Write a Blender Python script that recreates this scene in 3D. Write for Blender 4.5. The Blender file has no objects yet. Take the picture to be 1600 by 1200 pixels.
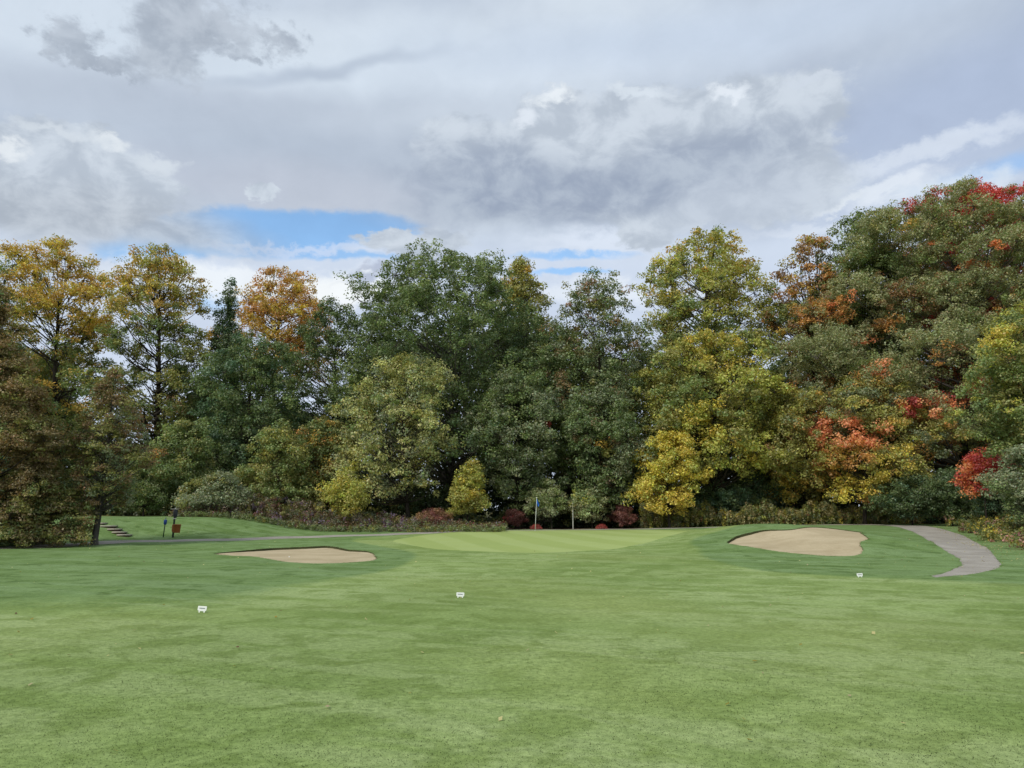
import bpy, math, random
import numpy as np
from mathutils import Vector, Matrix, geometry

S = bpy.context.scene
COL = S.collection
R = math.radians

# ------------------------------------------------------------------ camera
F = 1209.0                       # focal length in photo pixels (1600 wide)
PITCH = math.atan(200.0 / F)
CAMZ = 1.6
cam_d = bpy.data.cameras.new('camera')
cam = bpy.data.objects.new('camera', cam_d)
COL.objects.link(cam)
cam.location = (0, 0, CAMZ)
cam.rotation_euler = (math.pi / 2 + PITCH, 0, 0)
cam_d.sensor_width = 36
cam_d.lens = F / 1600 * 36
cam_d.clip_end = 5000
S.camera = cam
S.view_settings.view_transform = 'Standard'
S.view_settings.look = 'None'
S.view_settings.exposure = 0.0
S.view_settings.gamma = 1
S.cycles.max_bounces = 6
S.cycles.diffuse_bounces = 3
S.cycles.transparent_max_bounces = 4
S.render.film_transparent = False

SUN_AZ = R(-138)      # measured from +Y towards +X
SUN_EL = R(42)

# ------------------------------------------------------------------ sky
def srgb(r, g, b):
    f = lambda c: (c / 255 / 12.92) if c / 255 <= 0.04045 else ((c / 255 + 0.055) / 1.055) ** 2.4
    return (f(r), f(g), f(b), 1)

def pix_dir(u, v):
    t = (600 - v) / F
    return ((u - 800) / F, math.cos(PITCH) - t * math.sin(PITCH), math.sin(PITCH) + t * math.cos(PITCH))

def azel(u, v):
    x, y, z = pix_dir(u, v)
    return math.atan2(x, y), math.atan2(z, math.hypot(x, y))

world = bpy.data.worlds.new('World')
S.world = world
world.use_nodes = True
wt = world.node_tree
wt.nodes.clear()

class NB:
    """tiny node-expression builder"""
    def __init__(s, nt): s.nt = nt
    def node(s, t, **kw):
        n = s.nt.nodes.new(t)
        for k, v in kw.items(): setattr(n, k, v)
        return n
    def put(s, sock, v):
        if isinstance(v, bpy.types.NodeSocket): s.nt.links.new(v, sock)
        elif v is not None: sock.default_value = v
    def math(s, op, a, b=None, c=None, clamp=False):
        n = s.node('ShaderNodeMath', operation=op, use_clamp=clamp)
        s.put(n.inputs[0], a); s.put(n.inputs[1], b); s.put(n.inputs[2], c)
        return n.outputs[0]
    def vmath(s, op, a, b=None, c=None, scale=None):
        n = s.node('ShaderNodeVectorMath', operation=op)
        s.put(n.inputs[0], a); s.put(n.inputs[1], b)
        if c is not None: s.put(n.inputs[2], c)
        if scale is not None: s.put(n.inputs['Scale'], scale)
        return n.outputs['Value'] if op in ('LENGTH', 'DOT_PRODUCT') else n.outputs[0]
    def comb(s, x, y, z=0.0):
        n = s.node('ShaderNodeCombineXYZ')
        s.put(n.inputs[0], x); s.put(n.inputs[1], y); s.put(n.inputs[2], z)
        return n.outputs[0]
    def sep(s, v):
        n = s.node('ShaderNodeSeparateXYZ'); s.put(n.inputs[0], v); return n.outputs
    def noise(s, vec, scale, detail=4, rough=0.5, dist=0.0, dim='3D', out='Fac'):
        n = s.node('ShaderNodeTexNoise', noise_dimensions=dim)
        s.put(n.inputs['Vector'], vec); n.inputs['Scale'].default_value = scale
        n.inputs['Detail'].default_value = detail; n.inputs['Roughness'].default_value = rough
        n.inputs['Distortion'].default_value = dist
        return n.outputs[out]
    def mapr(s, v, a, b, c=0.0, d=1.0, smooth=False):
        n = s.node('ShaderNodeMapRange'); n.interpolation_type = 'SMOOTHSTEP' if smooth else 'LINEAR'
        s.put(n.inputs['Value'], v); n.inputs['From Min'].default_value = a; n.inputs['From Max'].default_value = b
        n.inputs['To Min'].default_value = c; n.inputs['To Max'].default_value = d
        return n.outputs['Result']
    def mix(s, fac, a, b, blend='MIX'):
        n = s.node('ShaderNodeMix', data_type='RGBA', blend_type=blend)
        s.put(n.inputs[0], fac); s.put(n.inputs[6], a); s.put(n.inputs[7], b)
        return n.outputs[2]

w = NB(wt)
tc = w.node('ShaderNodeTexCoord').outputs['Generated']
d = w.vmath('NORMALIZE', tc)
dx, dy, dz = w.sep(d)
az = w.math('ARCTAN2', dx, dy)
el = w.math('ARCSINE', dz)
# low clouds are seen foreshortened: a flat layer seen from below
zl = w.math('ADD', w.math('MAXIMUM', dz, 0.0), 0.16)
layer = w.comb(w.math('DIVIDE', dx, zl), w.math('DIVIDE', dy, zl), 0.0)
ae = w.comb(az, w.math('MULTIPLY', el, 1.5), 0.0)
n_big = w.noise(ae, 7.0, 3, 0.55, 0.0, out='Color')
n_fin = w.noise(ae, 26.0, 6, 0.62, 0.2, out='Color')
wv = w.vmath('SUBTRACT', n_big, (0.5, 0.5, 0.5))
wf = w.vmath('SUBTRACT', n_fin, (0.5, 0.5, 0.5))
base = w.comb(az, el, 0.0)
warpA = w.vmath('MULTIPLY', wv, (0.10, 0.045, 0.0))
warpB = w.vmath('MULTIPLY', wf, (0.075, 0.055, 0.0))
WG = w.vmath('ADD', base, w.vmath('ADD', w.vmath('MULTIPLY', wv, (0.06, 0.02, 0.0)), w.vmath('MULTIPLY', wf, (0.05, 0.02, 0.0))))
WS = w.vmath('ADD', base, warpA)                      # soft
WC = w.vmath('ADD', WS, warpB)                        # crisp, billowed
WR = w.vmath('ADD', w.vmath('ADD', base, w.vmath('MULTIPLY', wv, (0.05, 0.03, 0.0))), w.vmath('MULTIPLY', wf, (0.13, 0.10, 0.0)))
strat = w.noise(layer, 1.15, 6, 0.52, 0.35)
strat2 = w.noise(layer, 3.4, 5, 0.55, 0.2)
puff = w.noise(ae, 17.0, 7, 0.6, 0.3)

sky = w.node('ShaderNodeTexSky', sky_type='NISHITA')
sky.sun_disc = False
sky.sun_elevation = SUN_EL
sky.sun_rotation = SUN_AZ
sky.air_density = 1.0; sky.dust_density = 0.3; sky.ozone_density = 2.0
blue = w.vmath('MULTIPLY', sky.outputs[0], (0.185, 0.203, 0.203))

c0 = w.mix(w.mapr(strat, 0.36, 0.64, smooth=True), srgb(180, 191, 209), srgb(214, 223, 234))
c0 = w.mix(w.mapr(strat2, 0.42, 0.70, 0, .35, smooth=True), c0, srgb(178, 187, 204))

def blob(cur, u, v, ru, rv, col, soft=0.5, rot=0.0, op=1.0, crisp=True, wcoord=None):
    a, e = azel(u, v)
    m = w.node('ShaderNodeMapping', vector_type='TEXTURE')
    w.put(m.inputs['Vector'], wcoord if wcoord is not None else (WC if crisp else WS))
    m.inputs['Location'].default_value = (a, e, 0)
    m.inputs['Rotation'].default_value = (0, 0, R(rot))
    m.inputs['Scale'].default_value = (ru / F, rv / F, 1)
    ln = w.vmath('LENGTH', m.outputs[0])
    f = w.mapr(ln, 1 + soft, max(0.0, 1 - soft), 0, op, smooth=True)
    return w.mix(f, cur, col)

def S3(r, g, b): return srgb(r, g, b)
# broad tonal bands (soft)
for a in [
    (120, 60, 420, 90, S3(214, 224, 236), 0.8, 0, .8), (560, 90, 200, 45, S3(214, 224, 236), 0.7, 14, .8),
    (300, 165, 420, 26, S3(186, 195, 210), 0.8, 6, .8), (520, 112, 170, 9, S3(178, 189, 206), 0.8, 14, .8), (500, 62, 120, 26, S3(216, 225, 236), 0.8, 10, .7), (700, 190, 260, 20, S3(202, 211, 224), 0.8, 6, .8), (1000, 80, 330, 42, S3(212, 222, 236), 0.8, 2, .8),
    (1500, 170, 260, 75, S3(176, 189, 214), 0.7, 8, .9), (1250, 30, 500, 30, S3(196, 208, 226), 0.8, 0, .7),
    (560, 245, 330, 45, S3(180, 190, 206), 0.7, 0, .9), (470, 300, 260, 40, S3(190, 196, 210), 0.7, 0, .8),
    (1480, 300, 300, 60, S3(188, 200, 222), 0.7, 0, .8), (800, 420, 900, 40, S3(214, 224, 240), 0.8, 0, .8),
    (780, 560, 1000, 120, S3(206, 216, 236), 0.8, 0, .9)]:
    c0 = blob(c0, *a[:5], soft=a[5], rot=a[6], op=a[7], crisp=False)
# blue gaps with ragged edges
for a in [(415, 366, 205, 30, 6, 1.0, .22), (560, 352, 100, 24, 0, 1.0, .25), (265, 384, 95, 20, 12, 1., .3), (350, 345, 70, 16, 10, .9, .4), (520, 398, 110, 6, 2, .9, .6),
          (900, 400, 90, 6, 0, .9, .5), (890, 425, 62, 5, 0, .9, .5), (1560, 266, 85, 12, 8, .6, .8), (315, 465, 40, 14, 0, .6, .8)]:
    c0 = blob(c0, *a[:4], blue, soft=a[6], rot=a[4], op=a[5], wcoord=WG)
# bright low white bands
for a in [(470, 388, 150, 6, S3(206, 218, 240), .7, 3, .7), (420, 440, 210, 22, S3(238, 242, 248), .5, 2, .95), (520, 452, 90, 20, S3(246, 248, 250), .5, 0, .95),
          (960, 455, 170, 16, S3(228, 234, 244), .6, 0, .9), (940, 380, 110, 17, S3(220, 228, 242), .6, 0, .9),
          (1450, 236, 150, 14, S3(214, 222, 236), .7, 6, .9), (1400, 296, 60, 16, S3(226, 232, 242), .5, 10, .9), (1490, 300, 60, 18, S3(222, 230, 240), .6, 0, .8),
          (1300, 312, 60, 8, S3(226, 232, 240), .6, 8, .9), (1250, 352, 90, 9, S3(214, 222, 236), .6, 0, .9), (1130, 340, 70, 8, S3(218, 226, 238), .6, 10, .8)]:
    c0 = blob(c0, *a[:5], soft=a[5], rot=a[6], op=a[7])
c0 = blob(c0, 640, 410, 90, 9, S3(178, 186, 206), .5, 18, .85)
# cumulus bodies: bright billowed tops then greyer bellies
puffcol = w.mix(w.mapr(puff, 0.38, 0.62, smooth=True), S3(186, 195, 208), S3(206, 214, 225))
bellyL = w.mix(w.mapr(puff, 0.35, 0.65, smooth=True), S3(174, 182, 194), S3(196, 203, 213))
bellyD = w.mix(w.mapr(puff, 0.35, 0.65, smooth=True), S3(156, 167, 187), S3(178, 188, 203))
for a in [(95, 272, 140, 66), (215, 285, 62, 40), (20, 275, 80, 60), (110, 225, 70, 34), (412, 298, 34, 17)]:
    c0 = blob(c0, *a, puffcol, soft=.16)
for a in [(165, 216, 22, 8, S3(228, 233, 239), .7), (8, 226, 22, 10, S3(232, 236, 241), .7), (242, 256, 30, 8, S3(212, 219, 228), .7), (90, 205, 50, 8, S3(212, 219, 228), .7)]:
    c0 = blob(c0, *a[:5], soft=a[5], op=.85)
for a in [(110, 330, 180, 40, .6, .8), (170, 352, 190, 26, .6, .7)]:
    c0 = blob(c0, *a[:4], bellyL, soft=a[4], op=a[5], crisp=False)
for a in [(980, 215, 210, 52), (1190, 176, 125, 54), (860, 182, 80, 38), (1265, 200, 60, 62), (1030, 175, 90, 34), (740, 240, 100, 52), (1090, 300, 250, 50), (660, 378, 90, 20), (1010, 362, 60, 24)]:
    c0 = blob(c0, *a, puffcol, soft=.18)
for a in [(866, 150, 40, 10, S3(232, 237, 243), .6), (1148, 140, 30, 9, S3(226, 232, 241), .6), (1000, 148, 30, 7, S3(216, 224, 234), .6), (1265, 128, 40, 8, S3(206, 214, 226), .6), (815, 178, 20, 12, S3(222, 228, 238), .6)]:
    c0 = blob(c0, *a[:5], soft=a[5])
for a in [(860, 310, 230, 42, .5, .95, 4), (760, 270, 150, 40, .6, .8, 0), (1080, 255, 200, 40, .6, .8, 6), (840, 330, 130, 22, .6, .6, 0)]:
    c0 = blob(c0, *a[:4], bellyD, soft=a[4], op=a[5], rot=a[6], crisp=False)
c0 = blob(c0, 1160, 310, 110, 40, S3(188, 197, 212), .7, 10, .6, crisp=False)
# small dark ragged scud high on the left
scud = w.mix(w.mapr(puff, 0.35, 0.65, smooth=True), S3(164, 173, 187), S3(186, 194, 206))
for a in [(105, 66, 30, 34, .45, 10), (262, 66, 60, 50, .45, 20), (290, 20, 60, 26, .6, 0), (345, 44, 45, 26, .5, 0), (165, 112, 44, 14, .5, 10), (430, 58, 40, 20, .6, -20), (385, 88, 26, 10, .6, 0)]:
    c0 = blob(c0, *a[:4], scud, soft=a[4], rot=a[5], op=.85, wcoord=WR)
c0 = w.mix(w.mapr(puff, 0.3, 0.7, 0, 1), c0, w.vmath('MULTIPLY', c0, (1.07, 1.065, 1.06)))
# below the horizon plain grey
c0 = w.mix(w.mapr(dz, -0.02, -0.10), c0, (0.12, 0.14, 0.10, 1))
c0 = w.vmath('MULTIPLY', c0, (.965, .99, 1.0))
bg = w.node('ShaderNodeBackground')
w.put(bg.inputs['Color'], c0)
bg.inputs['Strength'].default_value = 1.0
wo = w.node('ShaderNodeOutputWorld')
wt.links.new(bg.outputs[0], wo.inputs[0])

sun_d = bpy.data.lights.new('sun', 'SUN')
sun_d.energy = 2.7; sun_d.angle = R(11); sun_d.color = (1.0, 0.95, 0.86)
sun = bpy.data.objects.new('sun', sun_d); COL.objects.link(sun)
sv = Vector((math.sin(SUN_AZ) * math.cos(SUN_EL), math.cos(SUN_AZ) * math.cos(SUN_EL), math.sin(SUN_EL)))
sun.rotation_euler = sv.to_track_quat('Z', 'Y').to_euler()
sun.location = sv * 100

# ------------------------------------------------------------------ terrain
def sm(t):
    t = np.clip(t, 0, 1); return t * t * (3 - 2 * t)

def berm(x, y):
    return 0.05 * np.exp(-((x + 9.2) / 4.2) ** 4) * sm((y - 30.5) / 4.0) * sm((41.5 - y) / 4)

def hbase(x, y):
    x = np.asarray(x, float); y = np.asarray(y, float)
    h = 0.28 * sm((y - 33) / 24)
    h = h + 0.35 * sm((x - 8) / 15) * sm((y - 35) / 20)
    h = h + 0.85 * sm((y - 27.0) / 11) * sm((52 - y) / 10) * np.exp(-((x - 14) / 5.0) ** 2)
    h = h + 1.3 * sm((x - (15.6 + (y - 22) * 0.45)) / 9) * sm((y - 16) / 10)
    h = h + 1.0 * sm((y - (43.5 - np.clip(-x - 21.5, 0, 10) * 1.0)) / 9) * sm((-x - 12) / 9)
    h = h + 0.03 * np.sin(x * 0.35 + 1.0) * np.sin(y * 0.28) + 0.012 * np.sin(x * 1.3 + y * 0.7) * sm(y / 10)
    h = h + 1.5 * sm((y - 72) / 60)
    return h

def hturf(x, y): return hbase(x, y) + berm(np.asarray(x, float), np.asarray(y, float))
def H(x, y): return float(hturf(x, y))

def ground(u, v, ymax=75, fn=None):
    """where the view through photo pixel (u, v) meets the terrain"""
    fn = fn or hturf
    dx_, dy_, dz_ = pix_dir(u, v)
    ys = np.linspace(3, ymax, 6000)
    xs = ys * dx_ / dy_; zs = CAMZ + ys * dz_ / dy_
    k = np.nonzero(zs <= fn(xs, ys))[0]
    i = k[0] if len(k) else len(ys) - 1
    return float(xs[i]), float(ys[i])

def at(u, v, Y):
    dx_, dy_, dz_ = pix_dir(u, v)
    return Y * dx_ / dy_, CAMZ + Y * dz_ / dy_

def smooth_poly(P, n=6, closed=True, jit=0.0, seed=0):
    """Catmull-Rom through the points, with a little hand-cut wobble"""
    rs = random.Random(seed); out = []; m = len(P)
    for i in range(m if closed else m - 1):
        p0, p1, p2, p3 = [P[(i + k) % m] if closed else P[min(max(i + k, 0), m - 1)] for k in (-1, 0, 1, 2)]
        for j in range(n):
            t = j / n
            q = [0.5 * (2 * p1[c] + (p2[c] - p0[c]) * t + (2 * p0[c] - 5 * p1[c] + 4 * p2[c] - p3[c]) * t * t + (3 * p1[c] - p0[c] - 3 * p2[c] + p3[c]) * t ** 3) for c in (0, 1)]
            out.append((q[0] + rs.uniform(-jit, jit), q[1] + rs.uniform(-jit, jit)))
    if not closed: out.append(tuple(P[-1]))
    return out

def inside(px, py, poly):
    px = np.asarray(px); py = np.asarray(py); r = np.zeros(px.shape, bool); n = len(poly); j = n - 1
    for i in range(n):
        xi, yi = poly[i]; xj, yj = poly[j]
        if yi != yj:
            c = ((yi > py) != (yj > py)) & (px < (xj - xi) * (py - yi) / (yj - yi) + xi)
            r ^= c
        j = i
    return r

def polydist(px, py, poly):
    dmin = np.full(np.shape(px), 1e9); n = len(poly)
    for i in range(n):
        ax, ay = poly[i]; bx, by = poly[(i + 1) % n]
        ex, ey = bx - ax, by - ay; L = ex * ex + ey * ey + 1e-9
        t = np.clip(((px - ax) * ex + (py - ay) * ey) / L, 0, 1)
        dmin = np.minimum(dmin, np.hypot(px - ax - t * ex, py - ay - t * ey))
    return dmin

bunkL_px = [(335, 865), (382, 861), (430, 858), (480, 856), (515, 855), (545, 860), (575, 862), (586, 868), (588, 874), (570, 877), (520, 880), (480, 880), (440, 877), (400, 870), (362, 868)]
bunkR_px = [(1136, 847), (1150, 838), (1172, 832), (1195, 828), None, (1346, 833), (1357, 841), (1343, 848), (1349, 857), (1343, 866), (1315, 869), (1270, 867), (1220, 862), (1170, 854), (1142, 850)]
bunkL = smooth_poly([ground(u, v, fn=hbase) for u, v in bunkL_px], 7, jit=0.035, seed=1)
bR = [ground(*p) if p else None for p in bunkR_px]; k_ = bR.index(None)
bR[k_:k_ + 1] = [(12.9, 36.6), (14.2, 37.6), (15.6, 38.0), (16.7, 37.2)]
bunkR = smooth_poly(bR, 7, jit=0.04, seed=2)
gx = lambda u, y: (u - 800) / F / 1.0136 * y
green = smooth_poly([(gx(615, 41), 41), (gx(645, 37), 37), (gx(700, 33.6), 33.6), (gx(800, 31.5), 31.5), (gx(890, 32), 32), (gx(965, 35), 35), (gx(1025, 40), 40),
                     (gx(1080, 46.5), 46.5), (gx(1075, 53), 53), (gx(1000, 57), 57), (gx(830, 57.8), 57.8), (gx(720, 54), 54), (gx(650, 47), 47)], 9)
pathR_px_in = [(1440, 838), (1462, 850), (1484, 864), (1500, 875), (1504, 883), (1490, 890)]
pathR_px_out = [(1500, 899), (1545, 892), (1563, 884), (1556, 872), (1530, 850), (1490, 832)]
centre = [(-42, 22), (-30, 29)] + [ground(u, v) for u, v in [(0, 856), (100, 851.5), (150, 849), (200, 845.5), (300, 844), (400, 842), (500, 838.5), (600, 835.5)]] + \
         [(-6.5, 51.5), (-3, 56), (2, 59.3), (9, 60.2), (16, 60.0), (23, 60.5)]
def ribbon(C, hw):
    C = smooth_poly(C, 5, closed=False); L = []; Rr = []
    for i in range(len(C)):
        a = C[max(i - 1, 0)]; b = C[min(i + 1, len(C) - 1)]
        tx, ty = b[0] - a[0], b[1] - a[1]; l = math.hypot(tx, ty)
        nx, ny = -ty / l, tx / l
        L.append((C[i][0] + nx * hw, C[i][1] + ny * hw)); Rr.append((C[i][0] - nx * hw, C[i][1] - ny * hw))
    return L, Rr
Lp, Rp = ribbon(centre, 1.05)
inn = smooth_poly([Rp[-1], (27.0, 57.2)] + [ground(u, v) for u, v in pathR_px_in] + [ground(1455, 900)], 6, closed=False)
out = smooth_poly([ground(1462, 902)] + [ground(u, v) for u, v in pathR_px_out] + [(29.6, 58.0), (26.5, 61.2), Lp[-1]], 6, closed=False)
rj = random.Random(5)
path = Rp[:-1] + [(x + rj.uniform(-.04, .04), y + rj.uniform(-.04, .04)) for x, y in inn + out[:-1]] + Lp[::-1]
mulch = smooth_poly([(gx(775, 61.6), 61.6), (gx(800, 61.2), 61.5), (gx(900, 61.2), 61.7), (gx(1000, 61.2), 61.9), (gx(1015, 63), 64), (gx(990, 70), 71), (gx(800, 70), 71), (gx(770, 65), 65)], 6, jit=.03)
fair = [ground(u, v) for u, v in [(250, 955), (440, 918), (545, 901), (615, 888), (645, 874), (640, 862)]] + [(-7.5, 39), (-8.6, 44), (-6.5, 50), (0, 57.5), (8, 58.6), (14, 55), (14.5, 46), (gx(1085, 38), 38)] + \
       [ground(u, v) for u, v in [(1092, 858), (1110, 874), (1180, 890), (1290, 899), (1450, 906)]] + [(14.5, 15.5), (24, 12.5), (40, 9), (40, -20), (-24, -20), (-14, 0)] + [ground(0, 1060)]
fair = smooth_poly(fair, 4)

def axis(segs):
    a = []
    for lo, hi, st in segs: a += list(np.arange(lo, hi - 1e-6, st))
    return np.array(a + [segs[-1][1]])
X = axis([(-1200, -200, 200), (-200, -60, 20), (-60, -34, 2.2), (-34, 36, 0.55), (36, 60, 2.4), (60, 200, 20), (200, 1200, 200)])
Y = axis([(-1200, -200, 200), (-200, -20, 30), (-20, -4, 4), (-4, 66, 0.55), (66, 84, 2), (84, 200, 16), (200, 1600, 200)])
XX, YY = np.meshgrid(X, Y)
rng = np.random.default_rng(3)
px_, py_ = XX.ravel(), YY.ravel()
near = (np.abs(px_) < 33) & (py_ > 0) & (py_ < 65)
px_ = px_ + np.where(near, rng.uniform(-.12, .12, px_.shape), 0); py_ = py_ + np.where(near, rng.uniform(-.12, .12, py_.shape), 0)
loops = {'green': green, 'bunkL': bunkL, 'bunkR': bunkR, 'path': path, 'mulch': mulch}
keep = np.ones(px_.shape, bool)
for P in loops.values():
    bb = np.array(P); m = (px_ > bb[:, 0].min() - 1) & (px_ < bb[:, 0].max() + 1) & (py_ > bb[:, 1].min() - 1) & (py_ < bb[:, 1].max() + 1)
    idx = np.nonzero(m)[0]; dd = polydist(px_[idx], py_[idx], P); keep[idx[dd < 0.16]] = False
px_, py_ = px_[keep], py_[keep]
pts = [Vector((a, b)) for a, b in zip(px_, py_)]; edges = []
for P in loops.values():
    s0 = len(pts); pts += [Vector(p) for p in P]
    edges += [(s0 + i, s0 + (i + 1) % len(P)) for i in range(len(P))]
vv, ee, ff, _, _, _ = geometry.delaunay_2d_cdt(pts, edges, [], 0, 1e-5)
V2 = np.array([(p.x, p.y) for p in vv]); FT = np.array([f[:3] for f in ff])
cen = V2[FT].mean(1)
zone = np.zeros(len(FT), int)
for k, nme in enumerate(['green', 'mulch', 'path', 'bunkL', 'bunkR'], 1):
    zone[inside(cen[:, 0], cen[:, 1], loops[nme])] = k

# ------------------------------------------------------------------ materials
MATS = {}
def newmat(name):
    m = bpy.data.materials.new(name); m.use_nodes = True; m.node_tree.nodes.clear()
    b = NB(m.node_tree); o = b.node('ShaderNodeOutputMaterial')
    return m, b, o
def bump(b, h, strength, dist):
    n = b.node('ShaderNodeBump'); n.inputs['Strength'].default_value = strength; n.inputs['Distance'].default_value = dist
    b.put(n.inputs['Height'], h); return n.outputs[0]
def prin(b, o, col, rough=0.8, normal=None, spec=0.2, metal=0.0):
    p = b.node('ShaderNodeBsdfPrincipled'); b.put(p.inputs['Base Color'], col); b.put(p.inputs['Roughness'], rough)
    p.inputs['Specular IOR Level'].default_value = spec; p.inputs['Metallic'].default_value = metal
    if normal is not None: b.put(p.inputs['Normal'], normal)
    b.nt.links.new(p.outputs[0], o.inputs[0]); return p
def flat(name, col, rough=0.7, spec=0.3, vary=0.15, scale=12, metal=0.0):
    if name in MATS: return MATS[name]
    m, b, o = newmat(name)
    co = b.node('ShaderNodeTexCoord').outputs['Object']
    n = b.noise(co, scale, 5, 0.6)
    dk = tuple(c * (1 - vary) for c in col[:3]) + (1,); lt = tuple(min(1, c * (1 + vary)) for c in col[:3]) + (1,)
    prin(b, o, b.mix(b.mapr(n, .3, .7), dk, lt), rough, bump(b, n, .2, .01), spec, metal)
    MATS[name] = m; return m

def grass_mat(name='turf', blade=False):
    m, b, o = newmat(name)
    P = b.node('ShaderNodeNewGeometry').outputs['Position']
    fa = b.node('ShaderNodeAttribute', attribute_name='fair').outputs['Fac']
    ba = b.node('ShaderNodeAttribute', attribute_name='weedy').outputs['Fac']
    n0 = b.noise(P, 0.10, 3, .5); n1 = b.noise(P, 0.55, 4, .6, .4); n2 = b.noise(P, 2.6, 4, .65, .3); n3 = b.noise(P, 14, 3, .7); n4 = b.noise(P, 90, 2, .7)
    # mowing passes: long thin streaks roughly across the fairway
    st = b.noise(b.vmath('MULTIPLY', b.node('ShaderNodeVectorRotate', rotation_type='Z_AXIS').outputs[0], (1, 1, 1)), 1, 1)
    rot = b.node('ShaderNodeVectorRotate', rotation_type='Z_AXIS'); b.put(rot.inputs['Vector'], P); rot.inputs['Angle'].default_value = R(24)
    st = b.noise(b.vmath('MULTIPLY', rot.outputs[0], (0.10, 0.75, 0)), 1.0, 5, .62, .8)
    n5 = b.noise(P, 1.3, 4, .6, .5)
    fcol = b.mix(b.mapr(n1, .36, .62, smooth=True), (0.180, 0.262, 0.072, 1), (0.245, 0.335, 0.112, 1))
    fcol = b.mix(b.mapr(st, .42, .60, 0, .8, smooth=True), fcol, (0.280, 0.362, 0.145, 1))
    fcol = b.mix(b.mapr(n5, .48, .62, 0, .65, smooth=True), fcol, (0.150, 0.222, 0.052, 1))
    fcol = b.mix(b.mapr(n2, .52, .70, 0, .6, smooth=True), fcol, (0.148, 0.215, 0.050, 1))
    fcol = b.mix(b.mapr(n0, .45, .65, 0, .5, smooth=True), fcol, (0.255, 0.315, 0.100, 1))
    rcol = b.mix(b.mapr(n1, .36, .62, smooth=True), (0.115, 0.190, 0.052, 1), (0.165, 0.255, 0.088, 1))
    rcol = b.mix(b.mapr(st, .44, .60, 0, .6, smooth=True), rcol, (0.195, 0.285, 0.125, 1))
    rcol = b.mix(b.mapr(n5, .5, .68, 0, .8, smooth=True), rcol, (0.080, 0.140, 0.032, 1))
    bx, by, bz = b.sep(rot.outputs[0])
    band = b.math('SINE', b.math('ADD', b.math('MULTIPLY', bx, .62), b.math('MULTIPLY', n0, 5.0)))
    fcol = b.mix(1.0, fcol, b.mix(b.mapr(band, -.6, .6, smooth=True), (.92, .93, .88, 1), (1.07, 1.05, 1.08, 1)), 'MULTIPLY')
    e = b.math('ADD', fa, b.math('MULTIPLY', b.math('SUBTRACT', n2, 0.5), 0.5))
    col = b.mix(b.mapr(e, .28, .72, smooth=True), rcol, fcol)
    wc = b.mix(b.mapr(n2, .35, .65), (0.13, 0.15, 0.045, 1), (0.22, 0.165, 0.075, 1))
    col = b.mix(b.math('MULTIPLY', ba, b.mapr(n1, .25, .5)), col, wc)
    g = b.mix(b.mapr(n3, .3, .7), (.72, .74, .70, 1), (1.25, 1.22, 1.25, 1))
    col = b.mix(1.0, col, g, 'MULTIPLY')
    g2 = b.mix(b.mapr(n4, .25, .75), (.82, .84, .80, 1), (1.18, 1.16, 1.18, 1))
    col = b.mix(1.0, col, g2, 'MULTIPLY')
    hh = b.math('ADD', b.math('MULTIPLY', n3, .5), n4)
    prin(b, o, col, .85, b.comb(0., 0., 1.) if blade else bump(b, hh, .32, .03), .12)
    return m
def green_mat():
    m, b, o = newmat('green_turf')
    P = b.node('ShaderNodeNewGeometry').outputs['Position']
    rot = b.node('ShaderNodeVectorRotate', rotation_type='Z_AXIS'); b.put(rot.inputs['Vector'], P); rot.inputs['Angle'].default_value = R(-14)
    x, y, z = b.sep(rot.outputs[0])
    wob = b.noise(P, .4, 2, .5)
    stripe = b.math('SINE', b.math('ADD', b.math('MULTIPLY', x, 2.0), wob))
    n1 = b.noise(P, .5, 4, .6); n4 = b.noise(P, 30, 3, .7)
    c = b.mix(b.mapr(stripe, -.3, .3, smooth=True), (0.300, 0.375, 0.120, 1), (0.345, 0.42, 0.155, 1))
    c = b.mix(b.mapr(n1, .35, .7, 0, .6), c, (0.33, 0.40, 0.125, 1))
    c = b.mix(1.0, c, b.mix(b.mapr(n4, .25, .75), (.86, .87, .85, 1), (1.12, 1.12, 1.12, 1)), 'MULTIPLY')
    prin(b, o, c, .85, bump(b, n4, .2, .01), .12); return m
def sand_mat():
    m, b, o = newmat('sand')
    P = b.node('ShaderNodeNewGeometry').outputs['Position']
    n1 = b.noise(P, .6, 4, .6, .5); n2 = b.noise(P, 7, 5, .7); n3 = b.noise(P, 60, 2, .7)
    rk = b.noise(b.vmath('MULTIPLY', P, (.5, 5, 0)), 1.6, 3, .6, .6)
    c = b.mix(b.mapr(n1, .35, .65, smooth=True), srgb(174, 159, 128), srgb(190, 175, 144))
    c = b.mix(b.mapr(n2, .55, .75, 0, .6), c, srgb(160, 141, 108))
    c = b.mix(b.mapr(rk, .5, .7, 0, .45), c, srgb(164, 146, 112))
    c = b.mix(1.0, c, b.mix(b.mapr(n3, .25, .75), (.85, .85, .85, 1), (1.12, 1.12, 1.12, 1)), 'MULTIPLY')
    prin(b, o, c, .9, bump(b, b.math('ADD', n2, b.math('MULTIPLY', rk, .8)), .7, .05), .1); return m
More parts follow.
